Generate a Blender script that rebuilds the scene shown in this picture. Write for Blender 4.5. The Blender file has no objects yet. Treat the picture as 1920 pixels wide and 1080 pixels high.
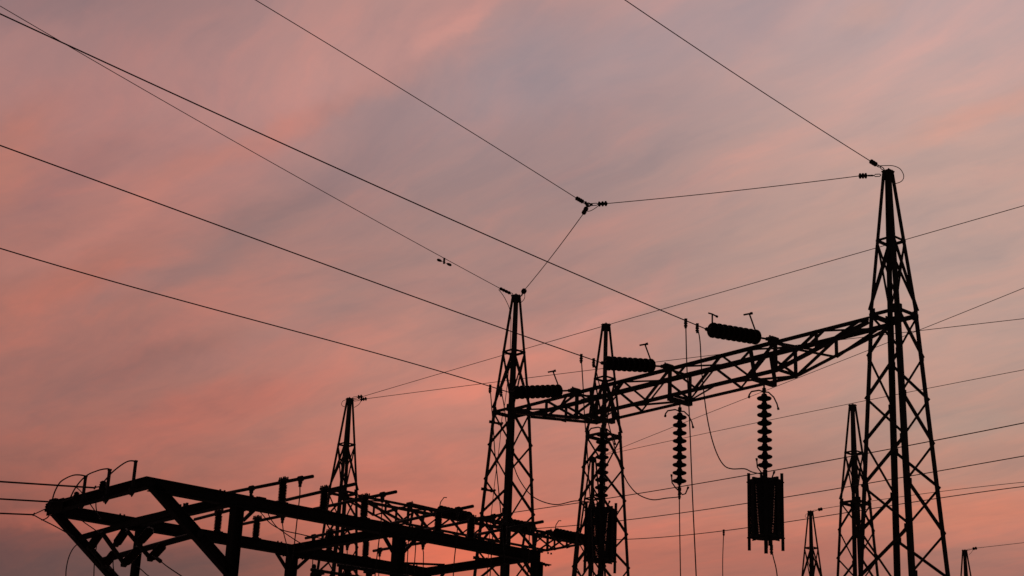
import bpy, math, random
import numpy as np
from mathutils import Vector, Matrix
random.seed(7)
R_ = math.radians
S = bpy.context.scene
COL = S.collection

# ------------------------------------------------------------------ camera
CZ = 1.7
FPX, PITCH, ROLL = 2975.12, 0.331217, 0.041703
_F = np.array([0, math.cos(PITCH), math.sin(PITCH)])
_u = np.array([0, -math.sin(PITCH), math.cos(PITCH)])
_r = np.array([1.0, 0, 0])
_R = _r * math.cos(ROLL) + _u * math.sin(ROLL)
_U = -_r * math.sin(ROLL) + _u * math.cos(ROLL)
cd = bpy.data.cameras.new('camera')
cd.sensor_width = 36
cd.lens = 36 * FPX / 1920
cd.clip_start = 0.1
cd.clip_end = 6000
cam = bpy.data.objects.new('camera', cd)
COL.objects.link(cam)
cam.matrix_world = Matrix(((_R[0], _U[0], -_F[0], 0), (_R[1], _U[1], -_F[1], 0), (_R[2], _U[2], -_F[2], CZ), (0, 0, 0, 1)))
S.camera = cam
S.view_settings.view_transform = 'Standard'
S.view_settings.look = 'None'
S.view_settings.exposure = 0
S.view_settings.gamma = 1
S.view_settings.use_curve_mapping = False


def ray(u, v):
    return _F + _R * (u - 960) / FPX + _U * (540 - v) / FPX


def vpl(u, v, c, d):
    """point where the sight line meets the vertical plane through c along plan direction d"""
    q = ray(u, v)
    n = np.array([-d[1], d[0]])
    t = (np.dot(c[:2], n)) / (q[:2] @ n)
    P = q * t
    return np.array([P[0], P[1], P[2] + CZ])


def hpl(u, v, z):
    q = ray(u, v)
    return np.array([0, 0, CZ]) + q * ((z - CZ) / q[2])


def ppl(u, v, o, n):
    q = ray(u, v)
    c = np.array([0, 0, CZ])
    return c + q * (((o - c) @ n) / (q @ n))


# ------------------------------------------------------------------ sky and sun
SUN_EL, SUN_AZ = R_(2.0), R_(-3.0)          # just above the horizon, ahead and a little left
W = bpy.data.worlds.new('World')
S.world = W
W.use_nodes = True
nt = W.node_tree
nt.nodes.clear()
NL = nt.links.new


def nd(t, **k):
    n = nt.nodes.new(t)
    for a, b in k.items():
        setattr(n, a, b)
    return n


def mth(op, a, b=None, c=None, clamp=False):
    n = nd('ShaderNodeMath', operation=op, use_clamp=clamp)
    for i, x in enumerate((a, b, c)):
        if x is None:
            continue
        if hasattr(x, 'links'):
            NL(x, n.inputs[i])
        else:
            n.inputs[i].default_value = x
    return n.outputs[0]


def lin(c):
    o = []
    for x in c:
        x /= 255
        o.append(x / 12.92 if x <= .04045 else ((x + .055) / 1.055) ** 2.4)
    return (*o, 1)


def mix(f, a, b, mode='MIX'):
    n = nd('ShaderNodeMix', data_type='RGBA', blend_type=mode)
    for i, x in ((0, f), (6, a), (7, b)):
        if hasattr(x, 'links'):
            NL(x, n.inputs[i])
        else:
            n.inputs[i].default_value = x
    return n.outputs[2]


tc = nd('ShaderNodeTexCoord').outputs['Generated']
sp = nd('ShaderNodeSeparateXYZ')
NL(tc, sp.inputs[0])
X, Y, Z = sp.outputs
EL = mth('ARCSINE', Z)
AZ = mth('ARCTAN2', X, Y)


def azel(u, v):
    d = ray(u, v)
    d = d / np.linalg.norm(d)
    return math.atan2(d[0], d[1]), math.asin(d[2])


# high cloud sheet coordinates (flat layer overhead)
zz = mth('ADD', mth('MAXIMUM', Z, 0.0), 0.06)
cb = nd('ShaderNodeCombineXYZ')
NL(mth('DIVIDE', X, zz), cb.inputs[0])
NL(mth('DIVIDE', Y, zz), cb.inputs[1])
SHEET = cb.outputs[0]


def mapping(vec, loc=(0, 0, 0), rot=(0, 0, 0), sc=(1, 1, 1), typ='POINT'):
    m = nd('ShaderNodeMapping', vector_type=typ)
    NL(vec, m.inputs[0])
    m.inputs['Location'].default_value = loc
    m.inputs['Rotation'].default_value = rot
    m.inputs['Scale'].default_value = sc
    return m.outputs[0]


def noise(vec, scale, detail=4, rough=.55, dist=0.0):
    n = nd('ShaderNodeTexNoise')
    NL(vec, n.inputs['Vector'])
    n.inputs['Scale'].default_value = scale
    n.inputs['Detail'].default_value = detail
    n.inputs['Roughness'].default_value = rough
    n.inputs['Distortion'].default_value = dist
    return n


def mrange(x, a, b, c=0.0, d=1.0, smooth=True):
    n = nd('ShaderNodeMapRange', interpolation_type='SMOOTHSTEP' if smooth else 'LINEAR')
    NL(x, n.inputs[0])
    for i, y in enumerate((a, b, c, d)):
        n.inputs[i + 1].default_value = y
    return n.outputs[0]


def elramp(u, stops):
    """sky glow by elevation along one azimuth"""
    r = nd('ShaderNodeValToRGB')
    r.color_ramp.interpolation = 'B_SPLINE'
    pts = sorted((azel(u, v)[1] / .6, c) for v, c in stops)
    e = r.color_ramp.elements
    while len(e) < len(pts):
        e.new(.5)
    for k, (p, c) in zip(e, pts):
        k.position = p
        k.color = lin(c)
    NL(mth('DIVIDE', EL, .6), r.inputs[0])
    return r.outputs[0]


left = elramp(150, [(-20, (148, 120, 121)), (150, (175, 129, 125)), (350, (173, 121, 114)), (520, (170, 115, 105)), (660, (158, 109, 102)),
                    (800, (163, 106, 96)), (900, (154, 97, 87)), (975, (140, 84, 76)), (1050, (98, 72, 74)), (1200, (80, 60, 62))])
midc = elramp(900, [(-20, (186, 144, 138)), (150, (168, 140, 140)), (300, (164, 134, 132)), (450, (159, 129, 125)), (600, (178, 132, 123)),
                    (720, (191, 131, 118)), (850, (184, 122, 109)), (1000, (204, 113, 94)), (1070, (188, 103, 87)), (1200, (140, 84, 78))])
rght = elramp(1800, [(-20, (188, 161, 160)), (150, (190, 161, 156)), (300, (194, 159, 148)), (450, (190, 157, 147)), (650, (183, 153, 142)),
                     (800, (182, 142, 128)), (900, (184, 136, 120)), (970, (194, 128, 109)), (1060, (166, 114, 103)), (1200, (130, 92, 88))])
a0, a1, a2 = azel(120, 540)[0], azel(930, 540)[0], azel(1800, 540)[0]
colr = mix(mrange(AZ, a0, a1), left, midc)
colr = mix(mrange(AZ, a1, a2), colr, rght)

# streaks of the cloud sheet, all drawn out the same way by the wind
STREAK = R_(-126)
wv = noise(SHEET, 1.1, 3, .5)
w1 = nd('ShaderNodeVectorMath', operation='SUBTRACT')
NL(wv.outputs['Color'], w1.inputs[0])
w1.inputs[1].default_value = (.5, .5, .5)
w2 = nd('ShaderNodeVectorMath', operation='SCALE')
NL(w1.outputs[0], w2.inputs[0])
w2.inputs['Scale'].default_value = .38
w3 = nd('ShaderNodeVectorMath', operation='ADD')
NL(SHEET, w3.inputs[0])
NL(w2.outputs[0], w3.inputs[1])
sheet2 = mapping(w3.outputs[0], rot=(0, 0, STREAK))
n1 = noise(mapping(sheet2, sc=(.5, 1.7, 1), loc=(3.1, .7, 0)), 2.2, 8, .62).outputs[0]
n2 = noise(mapping(sheet2, sc=(.8, 3.6, 1), loc=(1.3, 4.7, 0)), 2.6, 7, .6).outputs[0]
n4 = noise(mapping(sheet2, sc=(1.0, 3.0, 1), loc=(5.3, 2.7, 0)), 6.5, 5, .55).outputs[0]
n3 = noise(mapping(sheet2, sc=(.8, 1.25, 1), loc=(7, 3, 0)), 4.2, 7, .62).outputs[0]
# cloud banks: (centre px, half length px, half width px, tilt deg, colour, strength)
wa = nd('ShaderNodeCombineXYZ')
NL(AZ, wa.inputs[0])
NL(EL, wa.inputs[1])
wn = noise(mapping(wa.outputs[0], sc=(9, 14, 1), rot=(0, 0, R_(-28))), 1.0, 5, .6)
s1 = nd('ShaderNodeVectorMath', operation='SUBTRACT')
NL(wn.outputs['Color'], s1.inputs[0])
s1.inputs[1].default_value = (.5, .5, .5)
s2 = nd('ShaderNodeVectorMath', operation='SCALE')
NL(s1.outputs[0], s2.inputs[0])
s2.inputs['Scale'].default_value = .055
s3 = nd('ShaderNodeVectorMath', operation='ADD')
NL(wa.outputs[0], s3.inputs[0])
NL(s2.outputs[0], s3.inputs[1])
AEW = s3.outputs[0]


def bank(col, u, v, hl, hw, tilt, c, amt):
    az, el = azel(u, v)
    m = mapping(AEW, loc=(az, el, 0), rot=(0, 0, R_(tilt)), sc=(hl / FPX, hw / FPX, 1), typ='TEXTURE')
    ln = nd('ShaderNodeVectorMath', operation='LENGTH')
    NL(m, ln.inputs[0])
    f = mth('MULTIPLY', mrange(ln.outputs['Value'], 1.15, .05), amt)
    return mix(f, col, lin(c))


PINK, GREY = (200, 134, 124), (146, 122, 124)
for b_ in [
    (400, 320, 640, 42, 33, (186, 126, 115), .6), (720, 90, 320, 75, 28, (200, 146, 138), .7), (90, 560, 260, 70, 34, (178, 112, 98), .6),
    (350, 490, 330, 45, 29, (150, 116, 113), .6), (500, 440, 200, 40, 26, (152, 122, 118), .4), (230, 705, 280, 48, 24, (142, 102, 98), .7),
    (350, 800, 330, 60, 20, (186, 108, 95), .6), (520, 640, 300, 45, 22, (172, 120, 112), .5), (120, 330, 200, 60, 25, (156, 112, 110), .6),
    (60, 20, 260, 60, 24, (138, 112, 115), .5), (680, 60, 560, 170, 24, (188, 140, 133), .55), (15, 290, 170, 80, 50, (188, 120, 104), .55), (1220, 70, 430, 110, 24, (163, 145, 149), .6), (1320, 1055, 430, 60, 4, (172, 108, 96), .7), (1380, 925, 420, 60, 5, (170, 124, 113), .5), (980, 110, 230, 110, 30, (158, 140, 144), .7), (870, 45, 170, 22, 26, (208, 150, 140), .6),
    (1130, 560, 230, 30, 24, (198, 142, 132), .6), (960, 690, 330, 70, 16, (206, 134, 118), .5), (1830, 228, 270, 34, 15, (206, 158, 144), .7),
    (1440, 30, 160, 70, 30, (164, 146, 150), .7), (1640, 25, 110, 40, 26, (202, 160, 150), .6), (1500, 440, 300, 60, 18, (190, 152, 140), .4),
    (1390, 740, 260, 50, 8, (186, 138, 126), .5), (1300, 880, 300, 36, 6, (166, 126, 116), .5), (1830, 790, 200, 40, 6, (172, 148, 136), .5),
    (1820, 970, 300, 45, 4, (208, 128, 104), .6), (880, 1020, 250, 75, 8, (224, 112, 88), .8), (600, 900, 330, 60, 8, (190, 112, 98), .4),
    (280, 1070, 440, 80, 4, (100, 75, 76), .9), (150, 975, 240, 22, 4, (178, 98, 84), .7), (1250, 1060, 300, 50, 4, (176, 108, 94), .5),
    (640, 560, 240, 60, 26, (154, 124, 120), .5), (760, 830, 260, 30, 10, (196, 122, 108), .5)]:
    colr = bank(colr, *b_)
hi = mrange(n1, .49, .66)
lo = mrange(n1, .51, .34)
warm = mix(1.0, colr, (1.15, 1.04, 1.01, 1), 'MULTIPLY')
cool = mix(1.0, colr, (.89, .93, .965, 1), 'MULTIPLY')
colr = mix(mth('MULTIPLY', hi, .55), colr, warm)
colr = mix(mth('MULTIPLY', lo, .55), colr, cool)
hi2 = mrange(n2, .50, .66)
lo2 = mrange(n2, .50, .35)
warm2 = mix(1.0, colr, (1.13, 1.02, .99, 1), 'MULTIPLY')
cool2 = mix(1.0, colr, (.91, .945, .97, 1), 'MULTIPLY')
colr = mix(mth('MULTIPLY', hi2, .6), colr, warm2)
colr = mix(mth('MULTIPLY', lo2, .6), colr, cool2)
hi3 = mrange(n3, .5, .68)
lo3 = mrange(n3, .5, .33)
colr = mix(mth('MULTIPLY', hi3, .8), colr, mix(1.0, colr, (1.10, 1.03, 1.0, 1), 'MULTIPLY'))
colr = mix(mth('MULTIPLY', lo3, .8), colr, mix(1.0, colr, (.91, .95, .98, 1), 'MULTIPLY'))
hi4 = mrange(n4, .5, .68)
lo4 = mrange(n4, .5, .34)
colr = mix(mth('MULTIPLY', hi4, .7), colr, mix(1.0, colr, (1.06, 1.01, .99, 1), 'MULTIPLY'))
colr = mix(mth('MULTIPLY', lo4, .7), colr, mix(1.0, colr, (.95, .975, .99, 1), 'MULTIPLY'))
# the glow dies away from the sunset: the sky overhead and to the east is already dark
fv = nd('ShaderNodeVectorMath', operation='DOT_PRODUCT')
NL(tc, fv.inputs[0])
fv.inputs[1].default_value = (0.02, math.cos(R_(17)), math.sin(R_(17)))
glow = mrange(fv.outputs['Value'], .55, .90, 0.012, 1.0)
below = mrange(Z, -.02, .03, 0.02, 1.0)
fade = mth('MULTIPLY', glow, below)
b1 = nd('ShaderNodeBackground')
NL(colr, b1.inputs[0])
NL(fade, b1.inputs[1])
sky = nd('ShaderNodeTexSky', sky_type='NISHITA')
sky.sun_disc = False
sky.sun_elevation = SUN_EL
sky.sun_rotation = SUN_AZ
sky.air_density = 1.0
sky.dust_density = 4.0
b2 = nd('ShaderNodeBackground')
NL(sky.outputs[0], b2.inputs[0])
b2.inputs[1].default_value = 0.002
ad_ = nd('ShaderNodeAddShader')
NL(b1.outputs[0], ad_.inputs[0])
NL(b2.outputs[0], ad_.inputs[1])
wo = nd('ShaderNodeOutputWorld')
NL(ad_.outputs[0], wo.inputs[0])

sl = bpy.data.lights.new('sun', 'SUN')
sl.energy = 0.12
sl.angle = R_(12)
sl.color = (1, .45, .28)
so = bpy.data.objects.new('sun', sl)
COL.objects.link(so)
sd = Vector((math.sin(SUN_AZ) * math.cos(SUN_EL), math.cos(SUN_AZ) * math.cos(SUN_EL), math.sin(SUN_EL)))
so.rotation_euler = (-sd).to_track_quat('-Z', 'Y').to_euler()
so.location = (0, 60, 30)


# ------------------------------------------------------------------ materials
def mat(name, base, rough=.6, metal=0.0, nscale=14, var=.25, bump=.1):
    m = bpy.data.materials.new(name)
    m.use_nodes = True
    t = m.node_tree
    p = t.nodes['Principled BSDF']
    c = t.nodes.new('ShaderNodeTexCoord')
    n = t.nodes.new('ShaderNodeTexNoise')
    n.inputs['Scale'].default_value = nscale
    n.inputs['Detail'].default_value = 6
    t.links.new(c.outputs['Object'], n.inputs['Vector'])
    r = t.nodes.new('ShaderNodeValToRGB')
    r.color_ramp.elements[0].position = .3
    r.color_ramp.elements[1].position = .7
    r.color_ramp.elements[0].color = tuple(x * (1 - var) for x in base) + (1,)
    r.color_ramp.elements[1].color = tuple(min(1, x * (1 + var)) for x in base) + (1,)
    t.links.new(n.outputs[0], r.inputs[0])
    t.links.new(r.outputs[0], p.inputs['Base Color'])
    bp = t.nodes.new('ShaderNodeBump')
    bp.inputs['Strength'].default_value = bump
    bp.inputs['Distance'].default_value = .01
    t.links.new(n.outputs[0], bp.inputs['Height'])
    t.links.new(bp.outputs[0], p.inputs['Normal'])
    p.inputs['Roughness'].default_value = rough
    p.inputs['Metallic'].default_value = metal
    return m


M_GALV = mat('weathered_galvanised_steel', (.17, .165, .16), .75)
M_PAINT = mat('dark_painted_steel', (.09, .085, .085), .7)
M_PORC = mat('brown_glazed_porcelain', (.055, .03, .022), .6, nscale=5)
M_WIRE = mat('oxidised_aluminium_wire', (.12, .12, .12), .7)
M_COIL = mat('grey_coil_winding', (.13, .13, .135), .7)
M_ROD = mat('grey_fibreglass_rod', (.10, .095, .09), .6)
M_CONC = mat('concrete', (.30, .29, .27), .9, nscale=9)
M_GRAVEL = mat('crushed_stone', (.16, .15, .14), .95, nscale=30, var=.5, bump=.6)


# ------------------------------------------------------------------ mesh helpers
def V(p):
    return Vector((float(p[0]), float(p[1]), float(p[2])))


class MB:
    def __init__(self):
        self.v, self.f, self.s = [], [], []

    def add(self, vs, fs, smooth=False):
        o = len(self.v)
        self.v += [tuple(x) for x in vs]
        self.f += [tuple(i + o for i in f) for f in fs]
        self.s += [smooth] * len(fs)

    def prism(self, p0, p1, x, y, prof):
        """profile (list of x,y) swept from p0 to p1"""
        p0, p1 = V(p0), V(p1)
        n = len(prof)
        vs = [p0 + x * a + y * b for a, b in prof] + [p1 + x * a + y * b for a, b in prof]
        fs = [(i, (i + 1) % n, (i + 1) % n + n, i + n) for i in range(n)]
        fs += [tuple(range(n - 1, -1, -1)), tuple(range(n, 2 * n))]
        self.add(vs, fs)

    def frame(self, p0, p1, hint=(0, 0, 1)):
        d = (V(p1) - V(p0)).normalized()
        h = V(hint)
        if abs(d.dot(h.normalized())) > .98:
            h = Vector((1, 0, 0))
        x = d.cross(h).normalized()
        y = x.cross(d).normalized()
        return x, y

    def box(self, p0, p1, w, h, hint=(0, 0, 1)):
        x, y = self.frame(p0, p1, hint)
        w, h = w / 2, h / 2
        self.prism(p0, p1, x, y, [(-w, -h), (w, -h), (w, h), (-w, h)])

    def ibeam(self, p0, p1, w, h, t=.012, hint=(0, 0, 1)):
        x, y = self.frame(p0, p1, hint)
        w, h, q = w / 2, h / 2, t / 2
        self.prism(p0, p1, x, y, [(-w, -h), (w, -h), (w, -h + t), (q, -h + t), (q, h - t), (w, h - t), (w, h), (-w, h), (-w, h - t), (-q, h - t), (-q, -h + t), (-w, -h + t)])

    def angle(self, p0, p1, dx, dy, w, t=.008):
        """L section: corner on the line p0-p1, flanges towards dx and dy"""
        d = (V(p1) - V(p0)).normalized()
        x = V(dx)
        x = (x - d * d.dot(x)).normalized()
        y = V(dy)
        y = (y - d * d.dot(y))
        y = (y - x * x.dot(y)).normalized()
        pr = [(0, 0), (w, 0), (w, t), (t, t), (t, w), (0, w)]
        if x.cross(y).dot(d) < 0:
            pr = pr[::-1]
        self.prism(p0, p1, x, y, pr)

    def tube(self, pts, r, n=6, cap=True):
        pts = [V(p) for p in pts]
        rings = []
        up = None
        for i, p in enumerate(pts):
            d = (pts[min(i + 1, len(pts) - 1)] - pts[max(i - 1, 0)])
            d.normalize()
            if up is None:
                h = Vector((0, 0, 1)) if abs(d.z) < .9 else Vector((1, 0, 0))
                up = (h - d * h.dot(d)).normalized()
            else:
                up = (up - d * up.dot(d)).normalized()
            s = d.cross(up)
            rr = r[i] if isinstance(r, (list, tuple)) else r
            rings.append([p + (up * math.cos(a) + s * math.sin(a)) * rr for a in [2 * math.pi * k / n for k in range(n)]])
        vs = [q for g in rings for q in g]
        fs = []
        for i in range(len(pts) - 1):
            for k in range(n):
                k2 = (k + 1) % n
                fs.append((i * n + k, i * n + k2, (i + 1) * n + k2, (i + 1) * n + k))
        self.add(vs, fs, True)
        if cap:
            self.add(rings[0], [tuple(range(n - 1, -1, -1))])
            self.add(rings[-1], [tuple(range(n))])

    def lathe(self, p0, p1, prof, n=16):
        """prof: (distance from p0 along the axis, radius)"""
        p0, p1 = V(p0), V(p1)
        d = (p1 - p0).normalized()
        h = Vector((0, 0, 1)) if abs(d.z) < .9 else Vector((1, 0, 0))
        x = (h - d * h.dot(d)).normalized()
        y = d.cross(x)
        vs = []
        for t, r in prof:
            for k in range(n):
                a = 2 * math.pi * k / n
                vs.append(p0 + d * t + (x * math.cos(a) + y * math.sin(a)) * r)
        fs = []
        for i in range(len(prof) - 1):
            for k in range(n):
                k2 = (k + 1) % n
                fs.append((i * n + k, i * n + k2, (i + 1) * n + k2, (i + 1) * n + k))
        m = len(prof)
        fs.append(tuple(range(n - 1, -1, -1)))
        fs.append(tuple((m - 1) * n + k for k in range(n)))
        self.add(vs, fs, True)

    def ring(self, c, axis, R, r, n=24, k=6):
        c, axis = V(c), V(axis).normalized()
        h = Vector((0, 0, 1)) if abs(axis.z) < .9 else Vector((1, 0, 0))
        x = (h - axis * h.dot(axis)).normalized()
        y = axis.cross(x)
        vs, fs = [], []
        for i in range(n):
            a = 2 * math.pi * i / n
            e = x * math.cos(a) + y * math.sin(a)
            for j in range(k):
                b = 2 * math.pi * j / k
                vs.append(c + e * (R + r * math.cos(b)) + axis * (r * math.sin(b)))
        for i in range(n):
            for j in range(k):
                fs.append((i * k + j, ((i + 1) % n) * k + j, ((i + 1) % n) * k + (j + 1) % k, i * k + (j + 1) % k))
        self.add(vs, fs, True)

    def mesh(self, name, m, org=(0, 0, 0)):
        me = bpy.data.meshes.new(name)
        o = V(org)
        me.from_pydata([tuple(V(p) - o) for p in self.v], [], self.f)
        me.polygons.foreach_set('use_smooth', self.s)
        me.materials.append(m)
        me.update()
        return me

    def build(self, name, m, parent=None, org=None):
        """org: world position of the object's origin (default: the parent's)"""
        if org is None:
            org = parent.matrix_world.translation if parent else (0, 0, 0)
            if parent:
                org = parent['_o'] if '_o' in parent else parent.location
        o = bpy.data.objects.new(name, self.mesh(name, m, org))
        COL.objects.link(o)
        if parent:
            o.parent = parent
        else:
            o.location = V(org)
        o['_o'] = tuple(float(x) for x in org)
        return o


def tag(o, label=None, cat=None, group=None, kind=None):
    for k, v in (('label', label), ('category', cat), ('group', group), ('kind', kind)):
        if v:
            o[k] = v
    return o


def thing(name, label, cat, loc=(0, 0, 0), group=None):
    o = bpy.data.objects.new(name, None)
    o.empty_display_size = .2
    COL.objects.link(o)
    o.location = V(loc)
    o['_o'] = tuple(float(x) for x in loc)
    return tag(o, label, cat, group)


def copy_tree(o, loc=None, parent=None):
    c = o.copy()
    COL.objects.link(c)
    if parent:
        c.parent = parent
    if loc is not None:
        c.location = V(loc)
    for ch in list(o.children):
        copy_tree(ch, None, c)
    return c


def spline(pts, n=8):
    """Catmull-Rom through the points"""
    P = [np.array(p, float) for p in pts]
    if len(P) < 3:
        return P
    P = [2 * P[0] - P[1]] + P + [2 * P[-1] - P[-2]]
    out = []
    for i in range(1, len(P) - 2):
        for k in range(n):
            t = k / n
            a, b, c, d = P[i - 1:i + 3]
            out.append(.5 * (2 * b + (c - a) * t + (2 * a - 5 * b + 4 * c - d) * t * t + (3 * b - a - 3 * c + d) * t ** 3))
    out.append(P[-2])
    return out


# ------------------------------------------------------------------ ground
g = MB()
N_ = 40
ext = 1500
xs = [-ext, -300, -120, -60, -30, -15, 0, 15, 30, 60, 120, 300, ext]
ys = [-300, -60, -20, 0, 15, 30, 45, 60, 90, 150, 300, 700, ext]
vs = [(x, y, 0 if abs(x) > 100 or y > 140 else .015 * math.sin(x * .7) * math.cos(y * .9)) for y in ys for x in xs]
n = len(xs)
g.add(vs, [(j * n + i, j * n + i + 1, (j + 1) * n + i + 1, (j + 1) * n + i) for j in range(len(ys) - 1) for i in range(n - 1)])
tag(g.build('ground', M_GRAVEL), kind='structure')

# ------------------------------------------------------------------ lattice towers
GA = R_(40.7)
A2 = np.array([math.cos(GA), math.sin(GA)])     # away to the right
B2 = np.array([-math.sin(GA), math.cos(GA)])    # away to the left
A3, B3, UP = np.append(A2, 0), np.append(B2, 0), np.array([0, 0, 1.0])
ZW = 7.2615 + CZ        # waist, where the beams sit
HT = ZW + 2.25          # top
ZR = ZW + 2.25 * .505   # ring of the peak
RW, TAPER = .344, .0724  # half diagonal at the waist and its growth per metre down
TW = {'T1': (5.484, 21.560), 'T2': (.084, 28.002), 'T3': (1.866, 29.536), 'T4': (-3.682, 36.015),
      'T6': (7.812, 34.730), 'T9': (2.325, 41.055), 'T7': (9.205, 46.963), 'T8': (15.350, 52.353)}
TW = {k: np.array(v) for k, v in TW.items()}
# corner directions: right, far, left, near
CORN = [(A3 - B3) / 2 ** .5, (A3 + B3) / 2 ** .5, (B3 - A3) / 2 ** .5, -(A3 + B3) / 2 ** .5]


def rad(z):
    if z >= ZW:
        return RW + (.088 - RW) * (z - ZW) / (HT - .06 - ZW)
    return RW + TAPER * (ZW - z)


def corner(k, z):
    return CORN[k % 4] * rad(z) + UP * z


def make_tower(loc, label):
    t = thing('lattice_tower', label, 'pylon', (0, 0, 0), 'lattice towers of the substation')
    for k in range(4):
        m = MB()
        d1 = CORN[(k + 1) % 4] - CORN[k]
        d2 = CORN[(k + 3) % 4] - CORN[k]
        m.angle(corner(k, .25), corner(k, ZW + .02), d1, d2, .068, .009)
        m.angle(corner(k, ZW + .02), corner(k, HT - .06), d1, d2, .056, .007)
        # gusset plates where the bracing meets the leg
        for d in (d1, d2):
            dn = d / np.linalg.norm(d)
            c = corner(k, ZW) + dn * .055
            m.box(c - UP * .07, c + UP * .06, .08, .016, hint=np.cross(dn, UP))
        m.build('leg', M_GALV, t, (0, 0, 0))
        f = MB()
        c = corner(k, .12)
        f.lathe(c - UP * .5, c + UP * .15, [(0, .26), (.6, .24), (.65, .2)], 12)
        f.build('footing', M_CONC, t, (0, 0, 0))
    for nm, z, w in (('waist_ring', ZW, .055), ('peak_ring', ZR, .036)):
        m = MB()
        for k in range(4):
            p, q = corner(k, z), corner(k + 1, z)
            nrm = CORN[k] + CORN[(k + 1) % 4]
            m.angle(p + CORN[k] * .006, q + CORN[(k + 1) % 4] * .006, -UP, -nrm, w, .007)
        m.build(nm, M_GALV, t, (0, 0, 0))
    zs = [ZW - .03]
    p = .625
    while zs[-1] - p > .35:
        zs.append(zs[-1] - p)
        p *= 1.002
    for k in range(4):
        m = MB()
        nrm = CORN[k] + CORN[(k + 1) % 4]
        nrm = nrm / np.linalg.norm(nrm)
        for i in range(len(zs) - 1):
            a, b = (k, k + 1) if i % 2 == 0 else (k + 1, k)
            p0, p1 = corner(a, zs[i]) + nrm * .003, corner(b, zs[i + 1]) + nrm * .003
            m.angle(p0, p1, UP, -nrm, .036, .005)
            # bolted gusset at the node
            e = corner(b, zs[i + 1]) + (corner(a, zs[i + 1]) - corner(b, zs[i + 1])) * .07
            m.box(e - UP * .045 + nrm * .011, e + UP * .045 + nrm * .011, .055, .008, hint=nrm)
        # crossed bracing of the peak
        m.angle(corner(k, ZR - .03) + nrm * .003, corner(k + 1, ZW + .05) + nrm * .003, UP, -nrm, .032, .005)
        m.angle(corner(k + 1, ZR - .03) - nrm * .006, corner(k, ZW + .05) - nrm * .006, UP, -nrm, .032, .005)
        m.build('lacing', M_GALV, t, (0, 0, 0))
    m = MB()
    def sq(z, h):
        return [A3 * (h * i) + B3 * (h * j) + UP * z for i, j in ((-1, -1), (1, -1), (1, 1), (-1, 1))]
    m.add(sq(HT - .16, .052) + sq(HT - .07, .056) + sq(HT - .035, .07) + sq(HT - .025, .07),
          [(3, 2, 1, 0)] + [(r * 4 + i, r * 4 + (i + 1) % 4, r * 4 + 4 + (i + 1) % 4, r * 4 + 4 + i) for r in range(3) for i in range(4)] + [(12, 13, 14, 15)])
    for q in ((.045, .045), (-.045, .045), (.045, -.045), (-.045, -.045)):
        c = A3 * q[0] + B3 * q[1]
        m.tube([c + UP * (HT - .03), c + UP * (HT - .006)], .010, 6)
    m.build('cap', M_GALV, t, (0, 0, 0))
    t.location = V(loc)
    return t


TL = {
    'T1': 'tall dark lattice tower nearest the camera, carrying the right end of the long truss beam',
    'T2': 'lattice tower at the left end of the long truss beam, bracket arms on its leg',
    'T3': 'lattice tower standing just behind the long truss beam, a hanging cage coil before it',
    'T4': 'lattice tower behind the steel bus frame, two shield wires leaving its top',
    'T6': 'narrow lattice tower just behind the nearest tall tower, a wire passing over its cap',
    'T9': 'lattice tower mostly hidden behind another tower, at the right end of the distant truss beam',
    'T7': 'small distant lattice tower left of the narrow one, its short wire leaving to the right',
    'T8': 'smallest distant lattice tower tip at the right edge of the yard',
}
first = None
TOWER = {}
for k, (x, y) in TW.items():
    if first is None:
        first = make_tower((x, y, 0), TL[k])
        TOWER[k] = first
    else:
        c = copy_tree(first, (x, y, 0))
        c['label'] = TL[k]
        TOWER[k] = c
T2 = TOWER['T2']
for (u0, v0, u1, v1) in ((917, 791, 942, 795), (902, 917, 928, 921), (887, 1046, 913, 1049)):
    # bracket arms that hold the down lead off the left leg
    c = TW['T2'] + (CORN[2] * .45)[:2]
    p, q = vpl(u0, v0, c, (1, 0)), vpl(u1, v1, c, (1, 0))
    m = MB()
    m.box(p, q, .04, .035)
    m.tube([q, q + (q - p) * -.08 + UP * .02], .028, 8)
    m.tube([p + UP * .02, p + UP * .03 + (q - p) * .45], .012, 6)
    m.lathe(p + (q - p) * .62, p + (q - p) * 1.02, [(0, .02), (.03, .035), (.06, .024), (.09, .035), (.1, .02)], 10)
    br = m.build('bracket_arm', M_GALV, T2, (TW['T2'][0], TW['T2'][1], 0))

# ------------------------------------------------------------------ truss beams
HS = .243
ZT, ZB = 7.225 + CZ, 6.735 + CZ


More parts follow.
